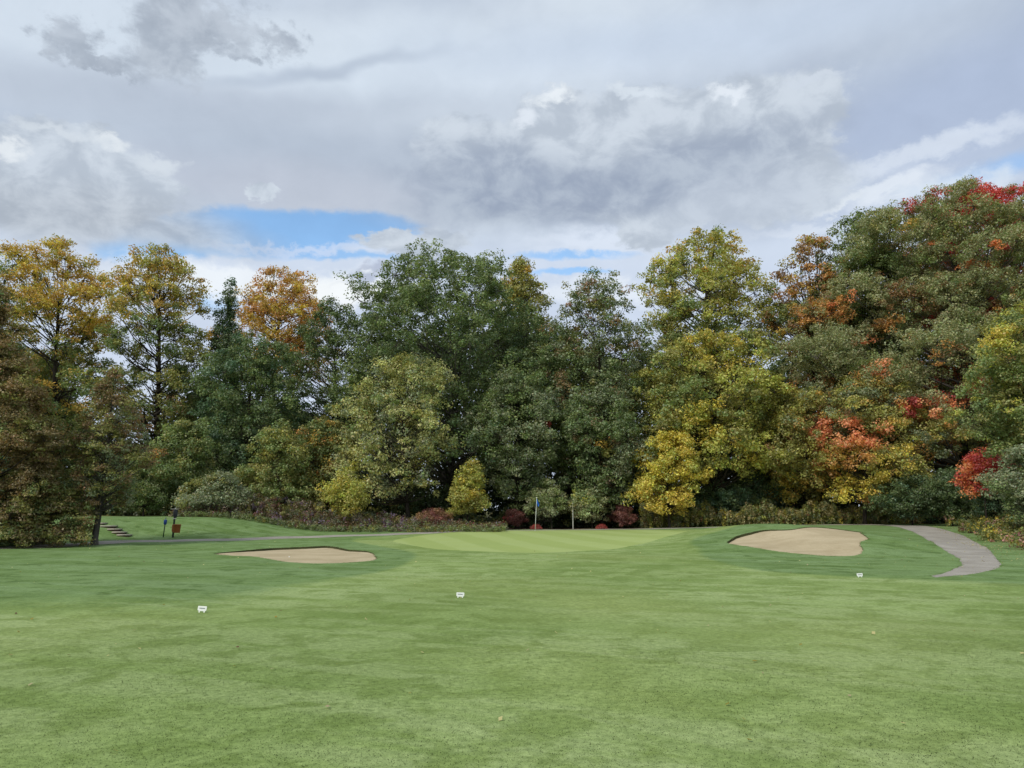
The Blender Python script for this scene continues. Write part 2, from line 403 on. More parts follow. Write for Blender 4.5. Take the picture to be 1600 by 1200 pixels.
def path_mat():
    m, b, o = newmat('path_asphalt')
    P = b.node('ShaderNodeNewGeometry').outputs['Position']
    n1 = b.noise(P, .8, 5, .6); n2 = b.noise(P, 9, 5, .7); n3 = b.noise(P, 70, 2, .7)
    c = b.mix(b.mapr(n1, .35, .65), (.285, .262, .225, 1), (.38, .352, .305, 1))
    c = b.mix(b.mapr(n2, .55, .7, 0, .5), c, (.15, .125, .10, 1))
    c = b.mix(1.0, c, b.mix(b.mapr(n3, .25, .75), (.75, .75, .75, 1), (1.2, 1.2, 1.2, 1)), 'MULTIPLY')
    prin(b, o, c, .95, bump(b, n3, .4, .01), .04); return m
def mulch_mat():
    m, b, o = newmat('bark_mulch')
    P = b.node('ShaderNodeNewGeometry').outputs['Position']
    n2 = b.noise(P, 5, 5, .8); n3 = b.noise(P, 25, 3, .8)
    c = b.mix(b.mapr(n2, .35, .65), (.055, .035, .026, 1), (.20, .135, .11, 1))
    prin(b, o, c, .95, bump(b, n3, 1, .05), .1); return m
def soil_mat():
    m, b, o = newmat('lip_soil')
    P = b.node('ShaderNodeNewGeometry').outputs['Position']
    n2 = b.noise(P, 12, 5, .8)
    c = b.mix(b.mapr(n2, .35, .65), (.035, .045, .016, 1), (.09, .085, .035, 1))
    prin(b, o, c, .95, bump(b, n2, 1, .05), .1); return m
def bark_mat(name, c1, c2):
    m, b, o = newmat(name)
    co = b.node('ShaderNodeTexCoord').outputs['Object']
    n = b.noise(b.vmath('MULTIPLY', co, (1, 1, .18)), 9, 5, .7, .3)
    n2 = b.noise(co, 1.5, 3, .6)
    c = b.mix(b.mapr(n, .35, .65), c1, c2)
    c = b.mix(b.mapr(n2, .5, .7, 0, .5), c, tuple(v * 1.25 for v in c2[:3]) + (1,))
    prin(b, o, c, .9, bump(b, n, .9, .05), .1); return m
def leaf_mat(name, trans=.38, rough=.55):
    m, b, o = newmat(name)
    col = b.node('ShaderNodeAttribute', attribute_name='Col').outputs['Color']
    df = b.node('ShaderNodeBsdfDiffuse'); tr = b.node('ShaderNodeBsdfTranslucent')
    b.put(df.inputs[0], col)
    b.put(tr.inputs[0], b.mix(1.0, col, (1.15, 1.1, .75, 1), 'MULTIPLY'))
    mx = b.node('ShaderNodeMixShader'); mx.inputs[0].default_value = trans
    b.nt.links.new(df.outputs[0], mx.inputs[1]); b.nt.links.new(tr.outputs[0], mx.inputs[2])
    gl = b.node('ShaderNodeBsdfGlossy'); gl.inputs['Roughness'].default_value = rough; gl.inputs[0].default_value = (1, 1, 1, 1)
    m2 = b.node('ShaderNodeMixShader'); m2.inputs[0].default_value = .035
    b.nt.links.new(mx.outputs[0], m2.inputs[1]); b.nt.links.new(gl.outputs[0], m2.inputs[2])
    b.nt.links.new(m2.outputs[0], o.inputs[0]); return m

M_TURF = grass_mat(); M_BLADE = grass_mat('grass_blade', True); M_GREEN = green_mat(); M_SAND = sand_mat(); M_PATH = path_mat(); M_MULCH = mulch_mat(); M_SOIL = soil_mat()
M_BARK = bark_mat('bark_grey', (.045, .040, .034, 1), (.115, .105, .09, 1))
M_BARKD = bark_mat('bark_dark', (.022, .018, .014, 1), (.06, .05, .04, 1))
M_LEAF = leaf_mat('foliage')

# ------------------------------------------------------------------ object helpers
def tag(o, label=None, cat=None, group=None, kind=None):
    if label: o['label'] = label
    if cat: o['category'] = cat
    if group: o['group'] = group
    if kind: o['kind'] = kind
    return o
def link(name, me, mat, parent=None):
    o = bpy.data.objects.new(name, me); COL.objects.link(o)
    if mat is not None: me.materials.append(mat)
    if parent is not None: o.parent = parent
    return o
def npmesh(name, V, Fc, k, cols=None, smooth=False):
    """mesh from numpy: V (n,3), Fc flat int array of k-gons"""
    me = bpy.data.meshes.new(name)
    V = np.asarray(V, np.float32); Fc = np.asarray(Fc, np.int32).ravel(); nf = len(Fc) // k
    me.vertices.add(len(V)); me.vertices.foreach_set('co', V.ravel())
    me.loops.add(len(Fc)); me.loops.foreach_set('vertex_index', Fc)
    me.polygons.add(nf); me.polygons.foreach_set('loop_start', np.arange(0, nf * k, k, dtype=np.int32))
    if smooth: me.polygons.foreach_set('use_smooth', np.ones(nf, bool))
    if cols is not None:
        a = me.color_attributes.new('Col', 'FLOAT_COLOR', 'POINT')
        c4 = np.ones((len(V), 4), np.float32); c4[:, :3] = cols
        a.data.foreach_set('color', c4.ravel())
    me.update(calc_edges=True)
    return me
def empty(name, loc):
    o = bpy.data.objects.new(name, None); COL.objects.link(o); o.location = loc; o.empty_display_size = .3; return o

# terrain pieces share their outlines, so nothing overlaps
def zone_mesh(name, mask, zfn, mat, kind='structure', attrs=False):
    T = FT[mask]; used, inv = np.unique(T, return_inverse=True)
    P = V2[used]; z = zfn(P[:, 0], P[:, 1])
    me = npmesh(name, np.column_stack([P, z]), inv.reshape(-1), 3, smooth=True)
    if attrs:
        nearm = (np.abs(P[:, 0]) < 60) & (P[:, 1] > -25) & (P[:, 1] < 75)
        fv = np.zeros(len(P)); idx = np.nonzero(nearm)[0]
        dd = polydist(P[idx, 0], P[idx, 1], fair); ins = inside(P[idx, 0], P[idx, 1], fair)
        wdt = .8 + 4.5 * sm((22 - P[idx, 1]) / 10); fv[idx] = np.maximum(np.clip(.5 + np.where(ins, dd, -dd) / wdt, 0, 1), .75 * sm((19 - P[idx, 1]) / 8))
        a = me.attributes.new('fair', 'FLOAT', 'POINT'); a.data.foreach_set('value', fv.astype(np.float32))
        wd = sm((P[:, 0] - (15.4 + (P[:, 1] - 22) * .45)) / 4) * sm((P[:, 1] - 20) / 6) + sm((P[:, 1] - 61.5) / 3)
        a = me.attributes.new('weedy', 'FLOAT', 'POINT'); a.data.foreach_set('value', np.clip(wd, 0, 1).astype(np.float32))
    o = link(name, me, mat); o['kind'] = kind
    return o
zone_mesh('ground', zone == 0, hturf, M_TURF, attrs=True)
zone_mesh('putting_green_ground', zone == 1, hturf, M_GREEN)
zone_mesh('mulch_bed_ground', zone == 2, hturf, M_MULCH)
zone_mesh('path', zone == 3, hturf, M_PATH)

def bunker(name, zid, loop, dfn):
    """sand sheet a little below the turf; a cut soil lip joins the two"""
    def zf(x, y): return hturf(x, y) - dfn(x, y)
    o = zone_mesh(name, zone == zid, zf, M_SAND)
    P = np.array(loop); n = len(P)
    zt = hturf(P[:, 0], P[:, 1]) + .012; zb = zf(P[:, 0], P[:, 1]) - .02
    c = P.mean(0); outw = P - c; outw /= np.linalg.norm(outw, axis=1)[:, None] + 1e-9
    top_in = P - outw * .015
    V = np.vstack([np.column_stack([P + outw * .03, zt - .05]), np.column_stack([P, zt - .0125]), np.column_stack([P, zb])])
    Fc = []
    for i in range(n):
        j = (i + 1) % n
        Fc += [i, j, n + j, n + i, n + i, n + j, 2 * n + j, 2 * n + i]
    l = link('turf_lip', npmesh('turf_lip', V, Fc, 4), M_SOIL, o)
    return o
def dL(x, y):
    yf = 24.5 + np.clip(-8 - x, 0, 8) * .55
    return .02 + berm(x, y) + .022 * sm((y - 30) / 4)
def dR(x, y):
    dd = polydist(x, y, bunkR)
    return .03 + .09 * sm((13.2 - x) / 2.5) * sm((y - 33) / 3) + .10 * sm(dd / 1.5)
bunker('sand_bunker_ground', 4, bunkL, dL)
bunker('sand_bunker_ground', 5, bunkR, dR)

# ------------------------------------------------------------------ foliage
def leaf_quads(P, N, size, rs, aspect=.62):
    """rhomb-shaped leaves at P with normals N"""
    n = len(P)
    r = rs.normal(size=(n, 3)); T = np.cross(N, r); T /= np.linalg.norm(T, axis=1)[:, None] + 1e-9
    B = np.cross(N, T)
    L = (size * rs.uniform(.45, 1.5, n))[:, None] * .5; W = L * aspect * rs.uniform(.75, 1.2, n)[:, None]
    V = np.empty((n, 4, 3)); V[:, 0] = P - T * L; V[:, 1] = P + B * W + T * L * .15; V[:, 2] = P + T * L; V[:, 3] = P - B * W + T * L * .15
    return V.reshape(-1, 3)

def clump_leaves(C, Rc, Cc, nl, size, rs, flatten=.7, droop=0., up=.45):
    """C clump centres (k,3), Rc radii (k,), Cc colours (k,3) -> leaf vertices and colours"""
    k = len(C); n = k * nl
    idx = np.repeat(np.arange(k), nl)
    D = rs.normal(size=(n, 3)); D /= np.linalg.norm(D, axis=1)[:, None]
    rad = rs.uniform(.25, 1.0, n) ** .6
    stretch = rs.uniform(.75, 1.3, (k, 3)); stretch[:, 2] *= flatten
    P = C[idx] + D * (rad * Rc[idx])[:, None] * stretch[idx]
    P[:, 2] -= droop * (D[:, 0] ** 2 + D[:, 1] ** 2) * Rc[idx]
    N = D * .6 + np.array([0, 0, up]) + rs.normal(size=(n, 3)) * .45
    N /= np.linalg.norm(N, axis=1)[:, None] + 1e-9
    c = Cc[idx] * rs.uniform(.72, 1.30, n)[:, None]
    c = c * (1 + rs.normal(size=(n, 3)) * np.array([.10, .05, .08]))
    return leaf_quads(P, N, size, rs), np.repeat(np.clip(c, .002, .9), 4, axis=0)

def tube(Vs, Fs, p0, p1, r0, r1, sides=6, bend=0., rs=None, segs=3):
    p0 = np.array(p0, float); p1 = np.array(p1, float); ax = p1 - p0; L = np.linalg.norm(ax) + 1e-6
    a = ax / L; ref = np.array([1., 0, 0]) if abs(a[0]) < .8 else np.array([0, 1., 0])
    e1 = np.cross(a, ref); e1 /= np.linalg.norm(e1); e2 = np.cross(a, e1)
    wob = rs.normal(size=2) * (.018 if sides == 9 else .05) * L if rs is not None else np.zeros(2)
    s0 = sum(len(v) for v in Vs); th = np.linspace(0, 2 * np.pi, sides, endpoint=False)
    ring = np.cos(th)[:, None] * e1 + np.sin(th)[:, None] * e2
    for j in range(segs + 1):
        t = j / segs; s = math.sin(math.pi * t)
        c = p0 + ax * t + e1 * wob[0] * s + e2 * wob[1] * s + np.array([0, 0, -bend * L * s])
        Vs.append(c + ring * (r0 + (r1 - r0) * t))
    for j in range(segs):
        for q in range(sides):
            a0 = s0 + j * sides + q; b0 = s0 + j * sides + (q + 1) % sides
            Fs += [a0, b0, b0 + sides, a0 + sides]

PROF = {
    'skirt': lambda t: (1 - t) ** .55 * .98 + .02,
    'broad': lambda t: np.clip(1 - t ** 3.1, 0, 1) ** .5 * (.8 + .2 * np.minimum(1, t * 4)),
    'round': lambda t: np.sqrt(np.clip(1 - (2 * t - .92) ** 2 * .93, 0, 1)) ** .8 * (1 - .1 * t),
    'dome': lambda t: np.clip(1 - t ** 3, 0, 1) ** .5 * (.72 + .28 * np.minimum(1, t * 4)),
    'oval': lambda t: np.sin(np.pi * np.clip(t * .93 + .05, 0, 1)) ** .55,
    'vase': lambda t: np.clip(.45 + .75 * t, 0, 1) * np.clip(1 - (t - .35).clip(0) ** 3 * 2.9, 0, 1) ** .6,
    'cone': lambda t: (1 - t) ** .75 * .97 + .03,
    'spire': lambda t: np.clip(1 - t, 0, 1) ** .6 * (.6 + .4 * np.minimum(1, t * 3)),
    'column': lambda t: np.clip(1 - t ** 5, 0, 1) ** .5 * (.75 + .25 * np.minimum(1, t * 5)),
}
LEAFBUDGET = [0]
def Y_small(w_, h_): return w_ * h_ < 14000

def pick(pal, n, rs):
    cs = np.array([p[0] for p in pal]); ws = np.array([p[1] for p in pal], float); ws /= ws.sum()
    return cs[rs.choice(len(pal), n, p=ws)]

def tree(name, label, u0, u1, vtop, vbot, Y, pal, seed, cat='tree', top=None, topat=.6, prof='round', trunk_u=None, leaf=.26,
         dens=1.0, lobe=.24, nlobe=None, patches=(), group=None, flatten=.7, droop=0., depth=1.0, trunk=None, bark=None, limbs=True,
         lean=0., fork=.72, base_v=None, clear=0, solid=.35, jag=0., up=.45, crownname='crown', low=None):
    rs = np.random.default_rng(seed)
    vm = (vtop + vbot) / 2
    xa, _ = at(u0, vm, Y); xb, _ = at(u1, vm, Y); _, zt = at(800, vtop, Y); _, zb = at(800, vbot, Y)
    cx = (xa + xb) / 2; W = (xb - xa) / 2 * 1.05; small = Y_small(u1 - u0, vbot - vtop); g = H(cx, Y)
    zb = max(zb, g - .05); Hc = zt - zb
    tx = cx if trunk_u is None else at(trunk_u, 800, Y)[0]; g = H(tx, Y)
    root = empty(name, (tx, Y, g)); tag(root, label, cat, group)
    prf = PROF[prof]
    Dp = min(W, Hc * .8) * depth
    rl = lobe * 2 * W * (.85 if Hc > 2 * W else 1.0); rl = max(rl, leaf * 1.5)
    rl = min(rl, W * .62, Hc * .3)
    if prof == 'skirt': nlobe = 300
    if nlobe is None: nlobe = int(np.clip(2.6 * (2 * W * Hc) / (rl * rl * 1.3), 9, 170))
    # ---- lobes inside the envelope
    Ls = []; tries = 0; ph = rs.uniform(0, 6.28, 4); wob = .42 if small else .24
    while len(Ls) < nlobe and tries < 6000:
        tries += 1
        t = rs.uniform(.03, 1.0) if prof != 'skirt' else rs.uniform(.0, 1.0) ** 1.35 - .02; a = rs.uniform(0, 2 * np.pi); rr = rs.uniform(.10, 1.0) ** .38
        f = float(prf(np.array(t))) * (1 + wob * (math.sin(2 * a + 5 * t + ph[0]) * .5 + math.sin(3 * a - 9 * t + ph[1]) * .5 + math.sin(14 * t + ph[2] + a) * .45))
        f *= rs.uniform(.9, 1.16) if rs.random() < .25 else 1.0; lr = rl * rs.uniform(.45, 1.2) * (.6 + .4 * f)
        z = zb + lr * .5 + t * (Hc - lr * 1.15)
        Rx = max(W * f * 1.08 - lr * .72, W * .03); Ry = max(Dp * f - lr * .8, Dp * .03)
        p = np.array([cx + lean * (t - .5) + Rx * rr * math.cos(a), Y + Ry * rr * math.sin(a), z])
        if any(np.linalg.norm((p - q[0]) * (1, .8, 1.15)) < .46 * (lr + q[1]) * .9 for q in Ls): 
            if tries < 4500: continue
        Ls.append((p, lr, t))
    # ---- clumps on each lobe
    C, Rc, Cc = [], [], []
    rc0 = leaf * 2.9
    lobe_col = pick(pal, len(Ls), rs)
    for i, (p, lr, t) in enumerate(Ls):
        n = int(np.clip(dens * 3.3 * (lr / rc0) ** 2, 3, 160))
        D = rs.normal(size=(n, 3)); D /= np.linalg.norm(D, axis=1)[:, None]
        D[:, 2] = np.where(D[:, 2] < -.35, -D[:, 2], D[:, 2])
        rad = rs.uniform(solid, 1., n) ** .5
        q = p + D * (rad * lr)[:, None] * (1.05, 1.0, .82)
        if jag: q[:, 2] += np.abs(rs.normal(size=n)) * jag * lr * (D[:, 2] > .3)
        C.append(q); Rc.append(rc0 * rs.uniform(.6, 1.25, n))
        cc = np.where(rs.random(n)[:, None] < .62, lobe_col[i], pick(pal, n, rs))
        tt = (q[:, 2] - zb) / Hc
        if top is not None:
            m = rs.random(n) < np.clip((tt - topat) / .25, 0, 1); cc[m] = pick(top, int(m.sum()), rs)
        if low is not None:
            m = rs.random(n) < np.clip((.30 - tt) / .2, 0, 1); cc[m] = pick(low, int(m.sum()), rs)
        Cc.append(cc)
    C = np.vstack(C); Rc = np.concatenate(Rc); Cc = np.vstack(Cc)
    for (pu, pv, pr, pc) in patches:
        X0, Z0 = at(pu, pv, Y); pr_ = pr / F * Y
        m = (np.hypot(C[:, 0] - X0, C[:, 2] - Z0) < pr_ * rs.uniform(.7, 1.25, len(C))) & (C[:, 1] < Y + Dp * .5)
        if m.sum(): Cc[m] = pick(pc, int(m.sum()), rs)
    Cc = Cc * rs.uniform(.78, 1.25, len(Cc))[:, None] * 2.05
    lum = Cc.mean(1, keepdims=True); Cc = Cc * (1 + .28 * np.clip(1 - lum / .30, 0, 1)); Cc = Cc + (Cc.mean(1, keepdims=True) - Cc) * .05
    m = C[:, 2] > zb - .2; C, Rc, Cc = C[m], Rc[m], Cc[m]
    nl = 68; leaf = leaf * .78; Rc = Rc * .96
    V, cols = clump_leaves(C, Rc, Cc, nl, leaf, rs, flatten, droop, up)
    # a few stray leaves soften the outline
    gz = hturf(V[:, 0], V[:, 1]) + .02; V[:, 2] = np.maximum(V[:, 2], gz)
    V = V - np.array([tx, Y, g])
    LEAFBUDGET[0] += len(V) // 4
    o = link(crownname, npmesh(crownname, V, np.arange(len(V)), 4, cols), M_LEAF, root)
    # ---- wood
    bm = bark or M_BARKD
    if trunk is None: trunk = max(.03, .0125 * (zt - g))
    Vs, Fs = [], []; org = np.array([tx, Y, g])
    htop = zb + Hc * (.9 if prof in ('cone', 'spire') else fork) - g
    tipx = cx + lean * .2
    if prof in ('cone', 'spire'):
        tp = np.array([tipx - tx, 0, htop])
    else:
        tp = np.array([(tipx - tx) * .7, 0, htop])
    tube(Vs, Fs, (0, 0, -.15), (0, 0, .35 * min(1, htop)), trunk * 1.55, trunk * 1.05, 9, segs=2)
    tube(Vs, Fs, (0, 0, .3 * min(1, htop)), tp, trunk * 1.07, trunk * (.15 if prof in ('cone', 'spire') else .3), 9, rs=rs, segs=6)
    link('trunk', npmesh('trunk', np.vstack(Vs), Fs, 4, smooth=True), bm, root)
    if limbs:
        Vs, Fs = [], []
        for i, (p, lr, t) in enumerate(Ls):
            q = p - org
            s = np.clip((q[2] - .55 * np.hypot(q[0], q[1]) - .3 * lr) / htop, .2, .97)
            st = tp * s
            tube(Vs, Fs, st, q, trunk * (.40 - .22 * s) * min(1, lr / rl), trunk * .06, 6, rs=rs, segs=4, bend=.06)
            near = np.nonzero(np.linalg.norm(C - p, axis=1) < lr * 1.05)[0]
            for j in near[::max(1, len(near) // 7)]:
                tube(Vs, Fs, q, C[j] - org, trunk * .07 + .003, .005, 4, rs=rs, segs=2)
        link('branches', npmesh('branches', np.vstack(Vs), Fs, 4, smooth=True), bm, root)
    return root

# real leaf colours (albedo)
G0 = (.036, .055, .020); G1 = (.058, .082, .028); G2 = (.084, .112, .036); G3 = (.112, .142, .044)
GG = (.105, .125, .064); GG2 = (.145, .165, .092); GB = (.046, .080, .040); OK1 = (.132, .142, .060); OK2 = (.175, .182, .086)
OL = (.130, .130, .034); OL2 = (.185, .180, .040); LM = (.235, .240, .045); PAL = (.235, .240, .090)
Y1 = (.300, .240, .034); Y2 = (.37, .31, .045); GD = (.275, .185, .034); OR = (.290, .150, .040); OR2 = (.40, .130, .045); RD = (.235, .036, .030)
SAL = (.50, .17, .075); BR = (.145, .082, .035); BR2 = (.105, .072, .032); RB = (.13, .052, .042); PU = (.15, .10, .15)

T = tree
# --- far row
T('orange_leaf_tree', 'airy orange and gold crown rising behind the dark green trees on the left', 350, 520, 415, 620, 86, [(OR, 2), (GD, 4), (Y1, 2)], 4, top=[(OR, 3), (GD, 4)], prof='round', leaf=.27, dens=.5, solid=.1, lobe=.17, trunk_u=425)
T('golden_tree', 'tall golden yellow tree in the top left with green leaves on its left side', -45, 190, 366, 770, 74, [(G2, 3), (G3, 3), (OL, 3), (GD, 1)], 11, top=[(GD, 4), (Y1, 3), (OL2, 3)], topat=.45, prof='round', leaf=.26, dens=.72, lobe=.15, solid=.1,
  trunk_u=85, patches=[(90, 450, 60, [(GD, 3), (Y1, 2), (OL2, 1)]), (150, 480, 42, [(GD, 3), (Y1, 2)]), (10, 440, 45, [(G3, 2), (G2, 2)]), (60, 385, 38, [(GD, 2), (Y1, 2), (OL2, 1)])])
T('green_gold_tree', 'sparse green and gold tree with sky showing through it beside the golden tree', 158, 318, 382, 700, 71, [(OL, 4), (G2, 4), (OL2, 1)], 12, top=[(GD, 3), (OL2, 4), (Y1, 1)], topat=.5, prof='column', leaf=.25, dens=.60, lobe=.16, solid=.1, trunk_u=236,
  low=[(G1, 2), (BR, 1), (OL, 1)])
T('spruce_tree', 'narrow dark spruce with a pointed top left of the orange crown', 298, 400, 437, 780, 73, [(G0, 3), (G1, 3), (GB, 1)], 13, prof='spire', leaf=.22, dens=1.0, lobe=.16, droop=.3, trunk_u=348, jag=.5)
T('olive_tip_tree', 'olive yellow treetop peeping over the right shoulder of the big dark green tree', 770, 862, 405, 700, 80, [(OL, 3), (G2, 2)], 14, top=[(OL2, 3), (GD, 1), (OL, 2)], prof='column', leaf=.30, dens=.8, lobe=.2, jag=.3)
T('dark_airy_tree', 'dark thin crown with bright sky gaps left of the big green tree', 440, 585, 468, 760, 74, [(G0, 3), (G1, 4), (G2, 1)], 15, prof='round', leaf=.25, dens=.42, lobe=.15, solid=.1, trunk_u=530, bark=M_BARK)
T('orange_brown_maple', 'orange brown maple left of the dark green tree near the right oak', 1205, 1345, 366, 770, 70, [(OL, 3), (BR, 2), (G2, 3), (OR, 1)], 16, top=[(BR, 2), (OR, 2), (GD, 2), (OL, 1)], topat=.5, prof='column', leaf=.26, dens=.45, lobe=.16, solid=.2, trunk_u=1275)
T('dark_green_tree', 'dark green round treetop rising just left of the great right oak', 1285, 1420, 333, 780, 69, [(G1, 3), (G2, 3)], 17, top=[(G2, 3), (G3, 2)], prof='column', leaf=.26, dens=.9, lobe=.2, jag=.3)
T('scarlet_maple', 'scarlet maple crown showing above and behind the great right oak', 1400, 1690, 280, 760, 74, [(RD, 4), (OR2, 2), (OR, 2), (OL, 2), (BR, 1)], 18, top=[(RD, 5)], prof='round', leaf=.24, dens=.65, lobe=.17, trunk_u=1560)
# --- middle row
T('broad_green_tree', 'broadest dark green tree in the centre with grey limbs showing', 528, 872, 400, 760, 70, [(G1, 5), (G2, 4), (G0, 2), (G3, .6)], 19, top=[(G1, 3), (G2, 4), (G3, 1)], prof='broad', leaf=.25, dens=.86, lobe=.12, solid=.25, trunk_u=705, bark=M_BARK, jag=.45)
T('deep_green_tree', 'deep green dense tree under the orange crown', 305, 478, 520, 770, 66, [(G1, 4), (GB, 3), (G2, 2)], 20, prof='dome', leaf=.23, dens=1.0, lobe=.2, trunk_u=375)
T('brown_green_tree', 'brownish green tree with a jagged top right of the centre', 852, 1015, 445, 790, 69, [(OL, 2), (G2, 4), (GG, 3), (BR2, 1), (G1, 3)], 21, top=[(GG, 3), (OL, 2), (BR, .6), (G1, 2)], prof='column', leaf=.24, dens=.8, lobe=.16, jag=.9, solid=.25, trunk_u=950)
T('yellow_green_tree', 'tall yellow green tree right of centre with a rounded golden top', 985, 1222, 354, 700, 72, [(OL, 3), (G3, 3), (OL2, 4), (G2, 1), (LM, 1)], 22, top=[(OL2, 4), (GD, 1.2), (LM, 3), (G3, 1), (Y1, 1)], topat=.5, prof='round', leaf=.27, dens=.8, lobe=.13, solid=.2, trunk_u=1125)
T('lower_yellow_green_tree', 'shorter leafy yellow green tree below the tall golden topped one', 1015, 1225, 515, 760, 65, [(OL, 2), (OL2, 4), (G3, 3), (LM, 3)], 23, prof='column', leaf=.25, dens=.8, lobe=.14, trunk_u=1110, patches=[(1115, 545, 45, [(Y1, 3), (OL2, 2), (LM, 2)]), (1080, 680, 40, [(LM, 3), (Y1, 1)]), (1170, 700, 40, [(LM, 3), (Y1, 2)])],
  low=[(OL2, 3), (LM, 3), (Y1, 1)])
T('grey_green_tree', 'grey green low tree with one small red spray, behind the flagstick', 735, 880, 575, 790, 64, [(GG, 4), (GG2, 2), (G2, 3)], 24, prof='oval', leaf=.22, dens=.9, lobe=.19, patches=[(862, 665, 9, [(OR2, 1), (RD, 1)])])
T('bramble_green_tree', 'dull green tree above the right of the two staked saplings', 868, 1010, 600, 800, 64, [(G1, 3), (GG, 2), (G2, 3), (BR2, .5)], 25, prof='oval', leaf=.22, dens=.9, lobe=.19, patches=[(975, 720, 30, [(GG2, 2), (GG, 2)]), (945, 700, 14, [(GD, 1), (OL2, 1)])])
T('yellow_leaf_tree', 'slender yellow leaved tree left of the salmon maple', 1188, 1284, 608, 795, 65.5, [(GD, 2), (Y1, 2), (OL2, 3), (OL, 2)], 26, prof='column', leaf=.22, dens=.6, lobe=.14, solid=.15, jag=.3, trunk_u=1240)
T('salmon_maple', 'low maple turning salmon, orange and yellow above the right bunker', 1236, 1475, 590, 800, 61.5, [(OR, .6), (OL, 2), (OL2, 2), (GG, 2), (BR, .4), (GD, .6)], 27, prof='round', leaf=.21, dens=.85, lobe=.14, trunk_u=1350, jag=.3,
  patches=[(1294, 680, 30, [(SAL, 4), (OR2, 1)]), (1340, 690, 16, [(SAL, 3), (OR, 1)]), (1395, 640, 14, [(RD, 1), (OR2, 2), (OL, 1)]), (1300, 725, 26, [(OR, 2), (GD, 1)]), (1350, 745, 40, [(OL2, 2), (Y1, 2)]), (1400, 735, 40, [(OL2, 3), (GD, 1)]), (1312, 765, 22, [(Y1, 2), (Y2, 2)])])
T('great_oak', 'huge grey green oak on the right, the tallest crown in view', 1262, 1790, 286, 770, 66, [(OK1, 5), (OK2, 3), (G3, 1), (G2, 1), (BR, .5), (OR, .25)], 28, top=[(OK1, 4), (OK2, 3), (OL, 1.5), (G3, 2)], prof='broad', leaf=.20, dens=1.05, lobe=.10, solid=.3, trunk_u=1505, bark=M_BARK, depth=.7,
  patches=[(1300, 480, 15, [(OR2, 1), (OR, 1)]), (1526, 318, 26, [((.36, .04, .03), 3), (RD, 1)]), (1394, 340, 13, [(RD, 1)]), (1446, 316, 9, [(RD, 1)]), (1584, 298, 34, [((.36, .04, .03), 3), (RD, 1)]), (1522, 408, 14, [(RD, 1), (BR, 1)]), (1345, 540, 12, [(OR2, 1)]), 
           (1418, 400, 6, [(OR2, 1)]), (1395, 372, 8, [(GD, 1)]), (1370, 515, 14, [(OR, 2), (BR, 1)]), (1470, 435, 8, [(OR2, 1)]), (1480, 612, 24, [(OR2, 2), (RD, 1)]), (1408, 650, 20, [(RD, 1), (OR2, 2)]), (1380, 590, 15, [(OR, 1), (BR, 1)]), (1370, 655, 16, [(RD, 1), (SAL, 1)]), (1330, 595, 10, [(SAL, 1)])])
T('red_maple', 'small red maple hanging low beneath the right side of the great oak', 1508, 1575, 700, 775, 50, [(RD, 2), (OR2, 2)], 29, prof='round', leaf=.20, dens=1, lobe=.25, trunk_u=1540)
T('yellow_edged_tree', 'green tree with yellow sprays cut off by the right edge of the view', 1518, 1720, 470, 735, 44, [(G3, 4), (G2, 2), (OL, 2), (LM, 1)], 30, prof='round', leaf=.18, dens=.9, lobe=.16, trunk_u=1640, patches=[(1545, 540, 24, [(Y1, 2), (LM, 2)]), (1600, 480, 25, [(LM, 2), (OL2, 2)])])
T('silver_green_shrub', 'grey green shrub at the right edge below the yellow edged tree', 1560, 1680, 690, 850, 40, [(GG2, 2), (GG, 3), (G2, 1)], 31, cat='shrub', prof='oval', leaf=.16, dens=1, lobe=.2)
# --- front row
T('pale_olive_tree', 'pale olive leafy tree standing forward of the dark centre trees', 532, 700, 558, 790, 61, [(PAL, 5), (OL2, 1), (GG2, 2), (G3, 1)], 32, prof='column', leaf=.22, dens=.6, lobe=.13, solid=.2, trunk_u=640, jag=.6, lean=1.8, patches=[(560, 740, 22, [(LM, 2), (PAL, 1)])])
T('yellow_sapling', 'slim yellow green sapling in front of the dark wood left of the flagstick', 696, 768, 722, 806, 59, [(LM, 3), (OL2, 2), (Y1, 1)], 33, prof='spire', leaf=.17, dens=.36, lobe=.19, lean=.5, solid=.1, jag=.6, trunk_u=730)
T('bright_yellow_tree', 'bright yellow small tree at the left foot of the yellow green trees', 1001, 1088, 676, 808, 61.5, [(Y1, 3), (Y2, 3), (LM, 2)], 34, prof='column', leaf=.20, dens=.55, lobe=.17, solid=.1, jag=.5, trunk_u=1045, lean=.6)
T('green_shrub_tree', 'round green shrub tree left of the flower bank', 250, 330, 655, 790, 60, [(G3, 3), (OL, 2), (G2, 2)], 35, cat='shrub', prof='dome', leaf=.2, dens=.8, jag=.4, lobe=.2)
T('olive_shrub_tree', 'tall olive green shrub above the purple flower bank', 385, 485, 665, 800, 60, [(OL, 3), (OL2, 1), (G3, 3)], 36, cat='shrub', prof='dome', leaf=.2, dens=.75, jag=.4, lobe=.19)
T('grey_shrub', 'rounded grey green shrub left end of the flower bank', 295, 385, 738, 815, 56, [(GG, 3), (GG2, 2), (OL, 1)], 37, cat='shrub', prof='dome', leaf=.17, dens=1, lobe=.22)
T('yellow_tinged_shrub', 'green shrub with orange yellow leaves between the olive shrub and the pale olive tree', 455, 550, 650, 800, 64, [(OL, 2), (G2, 3), (GD, 1.5), (OR, .5)], 38, cat='shrub', prof='round', leaf=.2, dens=.9, lobe=.2)
T('yellow_shrub', 'yellow green shrub at the foot of the pale olive tree', 500, 575, 752, 812, 56, [(LM, 3), (Y1, 1), (OL2, 2)], 39, cat='shrub', prof='dome', leaf=.17, dens=.55, jag=.6, lobe=.22)
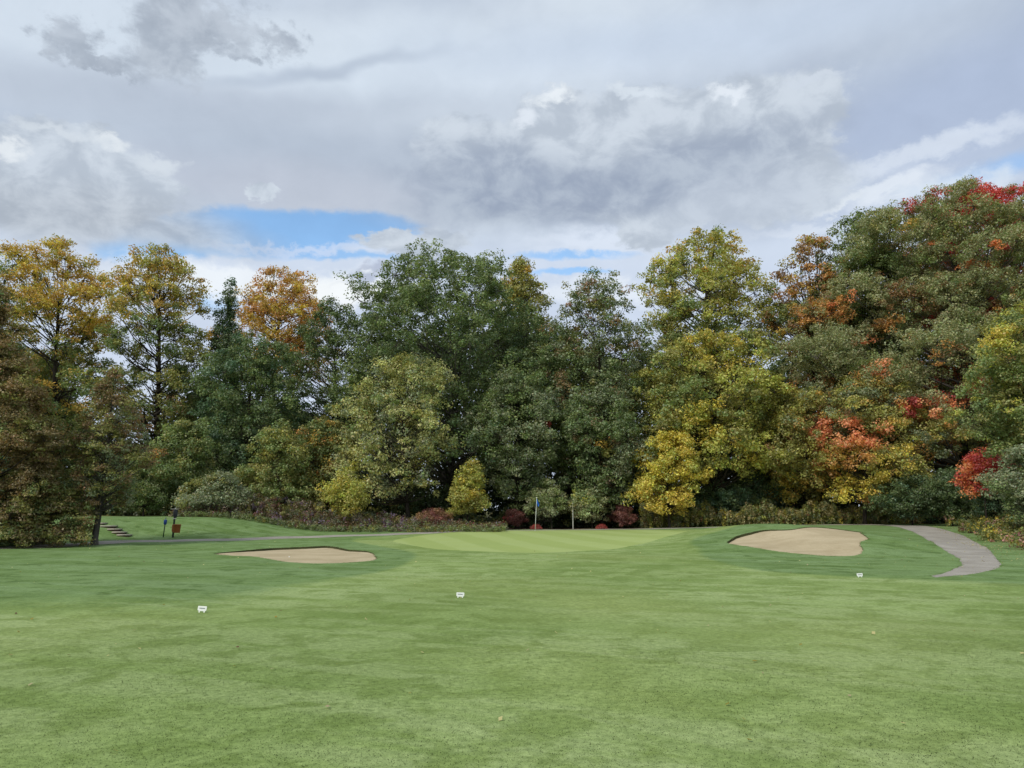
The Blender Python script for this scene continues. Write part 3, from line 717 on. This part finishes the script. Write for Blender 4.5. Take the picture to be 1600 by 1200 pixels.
T('green_bush', 'dark green bush behind the concrete steps', 175, 280, 700, 815, 58, [(G2, 3), (G1, 2), (OL, 1)], 40, cat='shrub', prof='dome', leaf=.18, dens=1, lobe=.2, patches=[(250, 690, 20, [(OR, 1), (BR, 1)])])
T('under_shrub', 'dark green shrub low in the gap right of the bright yellow tree', 1085, 1165, 750, 812, 65, [(GB, 3), (G1, 2)], 41, cat='shrub', prof='dome', leaf=.18, dens=1, lobe=.22)
T('under_shrub', 'dull green shrub under the yellow green trees, left of the slender yellow tree', 1150, 1215, 742, 812, 66, [(GB, 2), (G2, 2), (GG, 1)], 42, cat='shrub', prof='dome', leaf=.18, dens=1, lobe=.22)
T('under_shrub', 'dark shrub in deep shade right of the salmon maple', 1375, 1470, 740, 818, 57, [(G1, 3), (GB, 2)], 43, cat='shrub', prof='dome', leaf=.17, dens=1, lobe=.22)
T('under_shrub', 'dark shrub in deep shade left of the low red maple', 1440, 1530, 730, 818, 55, [(G0, 3), (G1, 2)], 44, cat='shrub', prof='dome', leaf=.17, dens=1, lobe=.22)
T('under_shrub', 'dark shrub under the low red maple', 1520, 1600, 745, 822, 51, [(G0, 3), (G1, 2), (GB, 1)], 45, cat='shrub', prof='dome', leaf=.17, dens=1, lobe=.22)
# --- planted bed behind the green
T('planted_sapling', 'small round sapling right beside the flagstick in the mulch bed', 822, 886, 752, 816, 62.6, [((.20, .23, .12), 3), (OK2, 2), (G3, 2)], 46, prof='dome', leaf=.15, dens=.8, lobe=.2, jag=.4, trunk_u=862, low=[(GG, 1)])
T('planted_sapling', 'flat topped green sapling between the white stake and the brown red bush', 892, 954, 766, 818, 62.6, [((.20, .24, .11), 3), (OK2, 2), (G3, 1), (LM, .8)], 47, prof='dome', leaf=.15, dens=.7, jag=.4, lobe=.22, trunk_u=925)
T('burning_bush', 'dull crimson globe bush left of the flagstick', 789, 820, 797, 823, 63, [(RB, 4), (RD, .3)], 48, cat='bush', prof='round', leaf=.10, dens=1.2, lobe=.26, limbs=False)
T('burning_bush', 'brown red globe bush at the right end of the mulch bed', 955, 991, 788, 823, 63, [(RB, 4), (BR, 1)], 49, cat='bush', prof='round', leaf=.10, dens=1.3, lobe=.26, limbs=False)
T('burning_bush', 'rusty brown bush in the flower bank left of the yellow sapling', 658, 700, 793, 828, 58, [(RB, 3), (BR, 3)], 50, cat='bush', prof='round', leaf=.10, dens=1.2, lobe=.26, limbs=False)
for i, (u, lb) in enumerate([(838, 'low red mum plant at the foot of the flagstick'), (940, 'low red mum plant right of the white stake')]):
    T('mum_plant', lb, u - 6, u + 6, 821, 828, 61.5, [((.15, .03, .022), 3), (RD, 1)], 60 + i, cat='flower', prof='dome', leaf=.07, dens=1.4, lobe=.3, limbs=False, trunk=.02, crownname='blooms')
# --- brown trees at the left, nearer the view
T('brown_cedar', 'dense rusty brown and green tree at the left edge sweeping down to the grass', -200, 100, 430, 900, 36, [((.108, .082, .034), 5), ((.135, .090, .036), 3), (OL, 2.5), (G2, 1), (OR, .1)], 51, prof='skirt', leaf=.115, dens=1.7, lobe=.10, solid=.35, trunk_u=-18, droop=.45, low=[(OL, 3), (G2, 1.5), ((.115, .085, .034), 3)], depth=.8, jag=.1)
T('brown_larch', 'thinner brown tree with a bare grey trunk standing beside the path', 98, 242, 574, 800, 38, [(BR2, 3), (OL, 3), (BR, 1), (GG, 1)], 52, prof='spire', leaf=.11, dens=.8, lobe=.12, solid=.15, droop=.45, trunk=.14, trunk_u=152, bark=M_BARK, low=[(OL, 2), (GG, 2), (BR2, 2)], jag=.2)

# ------------------------------------------------------------------ masses nobody could count
def mass(name, label, cat, C, Rc, Cc, leaf, nl, seed, flatten=.8, stem=0):
    rs = np.random.default_rng(seed)
    V, cols = clump_leaves(np.array(C), np.array(Rc), np.array(Cc), nl, leaf, rs, flatten, 0, .35)
    V[:, 2] = np.maximum(V[:, 2], hturf(V[:, 0], V[:, 1]) + .01)
    LEAFBUDGET[0] += len(V) // 4
    o = link(name, npmesh(name, V, np.arange(len(V)), 4, cols), M_LEAF); tag(o, label, cat, kind='stuff'); return o

rs = np.random.default_rng(77)
def scatter(n, u0, u1, Y0, Y1, hfun, rr, pal, dark=1.0):
    y = rs.uniform(Y0, Y1, n); u = rs.uniform(u0, u1, n); x = (u - 800) / F / 1.0136 * y
    hh = np.array([hfun(a, b) for a, b in zip(u, y)]); z = hturf(x, y) + rs.uniform(0, 1, n) ** .8 * hh
    k = hh > 0
    return np.column_stack([x, y, z])[k], rs.uniform(*rr, n)[k], (pick(pal, n, rs) * rs.uniform(.7, 1.3, n)[:, None] * 1.5)[k]
# wood behind the first trees: dark understory and far crowns
def far_top(u, y):
    vt = np.interp(u, [-150, 60, 140, 230, 300, 430, 520, 570, 860, 1000, 1200, 1300, 1750], [520, 560, 690, 700, 600, 640, 660, 520, 500, 560, 590, 480, 420])
    return (800 - vt) / F * y
C, Rc, Cc = scatter(6500, -150, 1750, 78, 94, far_top, (.9, 1.8), [(G0, 3), (G1, 4), (G2, 3), (OL, .8)])
mass('far_wood', 'dark wood filling the gaps behind the first trees', 'woodland', C, Rc, Cc, .50, 34, 78)
C, Rc, Cc = scatter(3600, -60, 1660, 66.5, 74, lambda u, y: 4.6 + 1.2 * math.sin(u * .033 + 1), (.5, 1.1), [(G0, 4), (G1, 3), (GB, 1)])
mass('undergrowth', 'dark green undergrowth along the foot of the wood', 'undergrowth', C, Rc, Cc, .26, 34, 79)
C, Rc, Cc = scatter(2600, 170, 1560, 62.6 + 2.2, 68, lambda u, y: 2.2 + 1.3 * math.sin(u * .021 + 2) + .8 * math.sin(u * .055), (.25, .6), [(G2, 4), (G1, 3), (OL, 2), (GG, 1.5), (GB, 1.5)])
mass('thicket', 'mixed green brush along the front edge of the wood', 'brush', C, Rc, Cc, .20, 40, 84)
# flower bank left of the green
def hb(u, y): return (1.0 + .9 * math.exp(-((u - 450) / 120) ** 2)) * min(1, (y - 53.4) / 3) * min(1, (u - 268) / 50 + .2) * (1 if u < 600 else max(.5, 1 - (u - 600) / 300))
C, Rc, Cc = scatter(1900, 268, 790, 54, 60, hb, (.14, .38), [(BR2, 4), (OL, 3), (GG, 3), (PU, 1.6), (RB, 1.2), ((.2, .17, .12), 2)])
mass('flower_bank', 'brown and purple bank of asters and shrubs left of the green', 'wildflowers', C, Rc, Cc, .11, 34, 80, .9)
C, Rc, Cc = scatter(500, 290, 790, 52.6, 54.6, lambda u, y: .35, (.08, .22), [(G3, 4), (GG2, 2), (OL2, 1)])
mass('bank_fringe', 'pale green low weeds along the front of the flower bank', 'weeds', C, Rc, Cc, .09, 30, 81, .9)
# weeds behind the right bunker
TAN = (.30, .26, .12)
C, Rc, Cc = scatter(2300, 1000, 1440, 61.8, 64.2, lambda u, y: 1.35 + .35 * math.sin(u * .07) + .2 * math.sin(u * .19), (.10, .28), [(G3, 3), (OL2, 3), (TAN, 4), (GG2, 2), (LM, 1), (Y1, .6), (BR, .5)])
mass('weed_strip', 'tall tan and yellow green weeds between the path and the wood', 'weeds', C, Rc, Cc, .11, 30, 82, 1.6)
C, Rc, Cc = scatter(2200, 1420, 1700, 28, 58, lambda u, y: (.6 if (u - 800) / F / 1.0136 * y > 15.6 + (y - 22) * .45 + .8 + 1.0 * math.sin(y * .9) else -9), (.1, .3), [(OL, 4), (OL2, 3), (G2, 2), (Y1, 1.2), (RB, .5), ((.3, .16, .12), .8)])
mass('hillside_weeds', 'yellow and pink weeds on the slope above the right path', 'weeds', C, Rc, Cc, .11, 34, 83, .9)

# ------------------------------------------------------------------ small things
def boxm(Vs, Fs, x0, x1, y0, y1, z0, z1, M=None):
    b = sum(len(v) for v in Vs)
    P = np.array([(x, y, z) for z in (z0, z1) for x, y in ((x0, y0), (x1, y0), (x1, y1), (x0, y1))], float)
    if M is not None: P = np.array([tuple(M @ Vector(p)) for p in P])
    Vs.append(P)
    for f in ((0, 3, 2, 1), (4, 5, 6, 7), (0, 1, 5, 4), (1, 2, 6, 5), (2, 3, 7, 6), (3, 0, 4, 7)): Fs.extend(b + k for k in f)
def part(name, Vs, Fs, mat, parent, smooth=False, bev=0):
    o = link(name, npmesh(name, np.vstack(Vs), Fs, 4, smooth=smooth), mat, parent)
    if bev:
        m = o.modifiers.new('bevel', 'BEVEL'); m.width = bev; m.segments = 2; m.limit_method = 'ANGLE'
    return o
def lathe(Vs, Fs, prof, c=(0, 0), n=16):
    b = sum(len(v) for v in Vs); th = np.linspace(0, 2 * np.pi, n, endpoint=False)
    for r_, z in prof: Vs.append(np.column_stack([c[0] + r_ * np.cos(th), c[1] + r_ * np.sin(th), np.full(n, z)]))
    for j in range(len(prof) - 1):
        for q in range(n):
            a0 = b + j * n + q; b0 = b + j * n + (q + 1) % n; Fs += [a0, b0, b0 + n, a0 + n]

WHITE = flat('white_paint', (.78, .80, .76), .45, .4, .06, 30); GREYINK = flat('grey_ink', (.22, .25, .27), .6, .2, .1)
BLUE = flat('blue_plastic', (.02, .07, .30), .4, .5, .1); DARKP = flat('dark_post', (.018, .024, .022), .5, .4, .2)
ORANGE = flat('orange_plastic', (.33, .10, .03), .5, .4, .12); CONC = flat('pale_concrete', (.40, .37, .30), .9, .1, .25, 6)
RISER = flat('shaded_riser', (.045, .03, .022), .9, .1, .4, 8); PALEW = flat('weathered_white', (.50, .50, .44), .8, .1, .2, 10)  # riser timber coloured dark, painting in the shade on the step fronts

# flagstick
fx, fy = gx(836, 55.5), 55.5; fz = H(fx, fy)
root = empty('flagstick', (fx, fy, fz)); root.rotation_euler = (0, R(3), 0)
tag(root, 'white flagstick with a limp blue flag standing on the putting green', 'flagstick')
Vs, Fs = [], []; lathe(Vs, Fs, [(.0001, -.1), (.016, -.1), (.016, .9), (.013, 2.28), (.012, 2.29), (.03, 2.31), (.03, 2.35), (.0001, 2.37)], n=10); part('pole', Vs, Fs, WHITE, root, True)
Vs, Fs = [], []
nr, ncn = 12, 9; vs = []
for i in range(nr):
    t = i / (nr - 1)
    for j in range(ncn):
        q = j / (ncn - 1)
        vs.append((.015 + q * (.12 + .10 * math.sin(t * 2.4)) * (1 - .25 * t), .05 * math.sin(q * 9 + t * 2) * q, 2.24 - t * .34 - q * .22 + .03 * math.sin(q * 7)))
for i in range(nr - 1):
    for j in range(ncn - 1):
        a0 = i * ncn + j; Fs += [a0, a0 + 1, a0 + ncn + 1, a0 + ncn]
fl = part('flag', [np.array(vs)], Fs, flat('flag_cloth', (.03, .12, .42), .8, .1, .2), root, True); m = fl.modifiers.new('s', 'SOLIDIFY'); m.thickness = .004
Vs, Fs = [], []; lathe(Vs, Fs, [(.054, .012), (.058, .016), (.062, .012), (.06, .004), (.054, .004), (.054, .012)], n=16); part('cup_rim', Vs, Fs, WHITE, root, True)

# yardage signs
def sign(u, v, label, w=.145, tilt=2, yaw=0):
    x, y = ground(u, v); root = empty('yardage_sign', (x, y, H(x, y))); root.rotation_euler = (R(-8), R(tilt), R(yaw))
    tag(root, label, 'sign', 'small white yardage signs on the fairway')
    hw = w / 2; ol = [(-hw, .045), (-hw * .95, .03), (-hw * .62, .022), (-hw * .5, .02), (hw * .5, .02), (hw * .62, .022), (hw * .95, .03), (hw, .045), (hw, .088), (hw * .93, .098), (-hw * .93, .098), (-hw, .088)]
    bmesh_poly('sign_plate', ol, -.004, .004, WHITE, root)
    for k in (-1, 1):
        c = k * hw * .56
        bmesh_poly('leg', [(c - .012, .0225), (c + .012, .0225), (c + .004, -.03), (c - .004, -.03)], -.0035, .0035, WHITE, root)
    Vs, Fs = [], []; rr = random.Random(u)
    xx = -hw * .62
    while xx < hw * .6:
        ww = rr.uniform(.005, .009); boxm(Vs, Fs, xx, xx + ww, -.0062, -.0042, .056, .056 + rr.uniform(.013, .018)); xx += ww + .0035
    part('printed_band', Vs, Fs, GREYINK, root)
def bmesh_poly(name, ol, y0, y1, mat, parent):
    n = len(ol); V = [(x, y0, z) for x, z in ol] + [(x, y1, z) for x, z in ol]
    me = bpy.data.meshes.new(name); me.from_pydata(V, [], [list(range(n)), list(range(2 * n - 1, n - 1, -1))] + [[j, i, n + i, n + j] for i, j in ((i, (i + 1) % n) for i in range(n))]); me.update()
    return link(name, me, mat, parent)
sign(315, 957, 'leftmost of the three small white signs on the grass, nearest the left bunker', tilt=3, yaw=-4)
sign(719, 934, 'middle one of the three small white signs, straight below the flagstick side of the green', .15)
sign(1344, 902, 'rightmost of the three small white signs, below the right bunker', .15, tilt=-2, yaw=6)

# white support stake in the mulch bed
x, y = gx(895, 62.3), 62.3; root = empty('support_stake', (x, y, H(x, y))); tag(root, 'pale wooden stake beside the flat topped sapling', 'stake')
Vs, Fs = [], []; boxm(Vs, Fs, -.035, .035, -.03, .03, -.1, 2.05); part('stake_post', Vs, Fs, PALEW, root, bev=.006)
Vs, Fs = [], []; tube(Vs, Fs, (.03, 0, 1.75), (1.35, .2, 1.55), .012, .012, 6, bend=.05); part('tie_strap', Vs, Fs, DARKP, root)

# ball washer and litter post beside the left path
x, y = ground(255, 839.5); root = empty('ball_washer', (x, y, H(x, y))); root.rotation_euler = (0, R(4), 0)
tag(root, 'short thin post with a blue ball washer head beside the left path', 'ball washer')
Vs, Fs = [], []; lathe(Vs, Fs, [(.0001, -.1), (.03, -.1), (.028, .72), (.0001, .73)], n=10); part('post', Vs, Fs, flat('green_post', (.02, .05, .025), .5, .3), root, True)
Vs, Fs = [], []; lathe(Vs, Fs, [(.0001, .70), (.05, .70), (.085, .76), (.09, .94), (.075, .985), (.0001, 1.0)], n=16); part('washer_head', Vs, Fs, BLUE, root, True)
Vs, Fs = [], []; lathe(Vs, Fs, [(.0001, .99), (.012, .99), (.012, 1.06), (.028, 1.07), (.028, 1.1), (.0001, 1.11)], n=10); part('handle', Vs, Fs, BLUE, root, True)
x, y = ground(270, 840); root = empty('litter_post', (x, y, H(x, y))); root.rotation_euler = (0, R(1), R(8))
tag(root, 'tall black post with an orange litter bin and pale top plate beside the left path', 'litter bin')
Vs, Fs = [], []; boxm(Vs, Fs, -.045, .045, -.045, .045, -.1, 1.22); part('post', Vs, Fs, DARKP, root, bev=.008)
Vs, Fs = [], []; lathe(Vs, Fs, [(.0001, 1.10), (.07, 1.10), (.115, 1.2), (.12, 1.52), (.10, 1.56), (.0001, 1.57)], c=(.03, 0), n=16); part('dispenser', Vs, Fs, flat('charcoal', (.03, .032, .04), .5, .4), root, True)
Vs, Fs = [], []; boxm(Vs, Fs, -.22, .16, -.13, .13, 1.58, 1.61); boxm(Vs, Fs, -.03, .03, -.03, .03, 1.555, 1.66); part('top_plate', Vs, Fs, PALEW, root, bev=.005)
Vs, Fs = [], []; boxm(Vs, Fs, -.07, .12, -.10, -.047, 1.03, 1.09); part('shelf', Vs, Fs, PALEW, root, bev=.005)
Vs, Fs = [], []; lathe(Vs, Fs, [(.0001, .27), (.17, .27), (.185, .30), (.205, .70), (.22, .71), (.22, .745), (.195, .745), (.17, .32), (.0001, .31)], c=(.19, -.06), n=20); part('litter_bin', Vs, Fs, ORANGE, root, True)
Vs, Fs = [], []; boxm(Vs, Fs, -.075, .0, -.075, .075, .33, .72); part('bracket', Vs, Fs, ORANGE, root, bev=.005)

# steps climbing the left bank
sx, sy = ground(197, 839.5); root = empty('garden_steps', (sx, sy, H(sx, sy))); tag(root, 'flight of pale steps with dark risers climbing the grass bank left', 'steps')
for i in range(5):
    ox, oy, oz = -.52 * i - .25, .46 * i + .30, .115 * (i + 1)
    oz = max(oz, H(sx + ox, sy + oy + .2) - root.location.z + .07)
    hw = .31 if i < 3 else (.52 if i == 3 else .2); ox -= 0 if i < 3 else .22
    MM = Matrix.Translation((ox, oy, 0)) @ Matrix.Rotation(R(6), 4, 'Z')
    Vs, Fs = [], []; boxm(Vs, Fs, -hw, hw, -.25, .30, oz - .9, oz - .07, MM); tr_ = part('step', Vs, Fs, RISER, root)
    Vs, Fs = [], []; boxm(Vs, Fs, -hw - .02, hw + .02, -.27, .30, oz - .068, oz, MM); part('tread', Vs, Fs, CONC, tr_)

# golf ball in the left bunker
x, y = ground(452, 870); 
bm_ = __import__('bmesh').new(); __import__('bmesh').ops.create_uvsphere(bm_, u_segments=24, v_segments=16, radius=.0214)
me = bpy.data.meshes.new('golf_ball'); bm_.to_mesh(me); bm_.free(); me.polygons.foreach_set('use_smooth', [True] * len(me.polygons))
o = link('golf_ball', me, WHITE); o.location = (x, y, H(x, y) - float(dL(np.array(x), np.array(y))) + .02); tag(o, 'white golf ball lying in the left sand bunker', 'golf ball')

# fallen leaves
rs = np.random.default_rng(91); n = 420
u = rs.uniform(-100, 1700, n); y = np.where(rs.random(n) < .22, rs.uniform(5.5, 18, n), rs.uniform(18, 42, n)); x = (u - 800) / F / 1.0136 * y
k = rs.uniform(15, 24, 220); xx = 15.5 + (k * 1.6 - 24) * .45 + rs.uniform(-3, 8, 220); x = np.r_[x, xx]; y = np.r_[y, k * 1.6 - 2]
k = rs.uniform(31, 50, 240); x = np.r_[x, rs.uniform(10, 22, 240)]; y = np.r_[y, k * .75]
yy = rs.uniform(22, 56, 2600); x = np.r_[x, 14.8 + (yy - 22) * .45 + np.abs(rs.normal(0, 3.2, 2600)) - .4]; y = np.r_[y, yy]
yy = rs.uniform(60.5, 64, 900); x = np.r_[x, rs.uniform(-18, 32, 900)]; y = np.r_[y, yy]
yy = rs.uniform(34, 52, 700); x = np.r_[x, rs.normal(-22, 4, 700)]; y = np.r_[y, yy]
P = np.column_stack([x, y, hturf(x, y) + .02]); N = np.column_stack([rs.normal(0, .35, (len(x), 2)), np.ones(len(x))]); N /= np.linalg.norm(N, axis=1)[:, None]
bad = inside(x, y, bunkL) | inside(x, y, bunkR); P, N = P[~bad], N[~bad]
V = leaf_quads(P, N, .042, rs, .8); c = pick([((.55, .50, .22), 4), (Y1, 2), ((.45, .36, .22), 3), (BR, 1)], len(P), rs)
o = link('fallen_leaves', npmesh('fallen_leaves', V, np.arange(len(V)), 4, np.repeat(c, 4, 0)), M_LEAF); tag(o, 'scattered pale fallen leaves on the grass', 'fallen leaves', kind='stuff')

# mown grass blades in the near foreground
rs = np.random.default_rng(92); n = 240000
y = 3.6 + (rs.uniform(0, 1, n) ** 1.15) * 15; x = rs.uniform(-.72, .72, n) * y + rs.uniform(-.5, .5, n)
z = hturf(x, y); hgt = rs.uniform(.004, .010, n) * np.clip((18 - y) / 9, .12, 1); wd = rs.uniform(.0015, .003, n) * (1 + y / 12); a = rs.uniform(0, np.pi, n)
lx, ly = rs.normal(0, .010, n), rs.normal(0, .010, n)
V = np.empty((n, 3, 3)); V[:, 0] = np.column_stack([x - np.cos(a) * wd, y - np.sin(a) * wd, z - .002]); V[:, 1] = np.column_stack([x + np.cos(a) * wd, y + np.sin(a) * wd, z - .002])
V[:, 2] = np.column_stack([x + lx, y + ly, z + hgt]); V = V.reshape(-1, 3)
me = npmesh('grass', V, np.arange(3 * n), 3)
dd = polydist(x, y, fair); ins = inside(x, y, fair); wdt = .8 + 4.5 * sm((22 - y) / 10)
a_ = me.attributes.new('fair', 'FLOAT', 'POINT'); a_.data.foreach_set('value', np.repeat(np.maximum(np.clip(.5 + np.where(ins, dd, -dd) / wdt, 0, 1), .75 * sm((19 - y) / 8)), 3).astype(np.float32))
o = link('grass', me, M_BLADE); tag(o, 'short mown fairway grass in the foreground', 'grass', kind='stuff')

# ragged grass standing over the cut edges of bunkers and path
def fringe(name, loops_, per_m, h0, h1, seed, parent=None):
    rs = np.random.default_rng(seed); Vs = []
    for P in loops_:
        P = np.array(P); Q = np.roll(P, -1, 0); L = np.hypot(*(Q - P).T)
        for p, q, l in zip(P, Q, L):
            if p[1] > 58: continue
            k = rs.poisson(l * per_m)
            if not k: continue
            t = rs.random(k); b = p + (q - p) * t[:, None] + rs.normal(0, .03, (k, 2))
            z = hturf(b[:, 0], b[:, 1]) - .01; a = rs.uniform(0, np.pi, k); w_ = rs.uniform(.006, .014, k); h = rs.uniform(h0, h1, k) * rs.uniform(.4, 1, k)
            V = np.empty((k, 3, 3)); V[:, 0] = np.column_stack([b[:, 0] - np.cos(a) * w_, b[:, 1] - np.sin(a) * w_, z]); V[:, 1] = np.column_stack([b[:, 0] + np.cos(a) * w_, b[:, 1] + np.sin(a) * w_, z])
            V[:, 2] = np.column_stack([b[:, 0] + rs.normal(0, .03, k), b[:, 1] + rs.normal(0, .03, k), z + h]); Vs.append(V.reshape(-1, 3))
    V = np.vstack(Vs); me = npmesh(name, V, np.arange(len(V)), 3); a_ = me.attributes.new('fair', 'FLOAT', 'POINT'); a_.data.foreach_set('value', np.full(len(V), .6, np.float32)); return link(name, me, M_BLADE, parent)
o = fringe('edge_grass', [path, bunkL, bunkR], 45, .012, .04, 95); tag(o, 'longer untidy grass along the edges of path and bunkers', 'grass', kind='stuff')
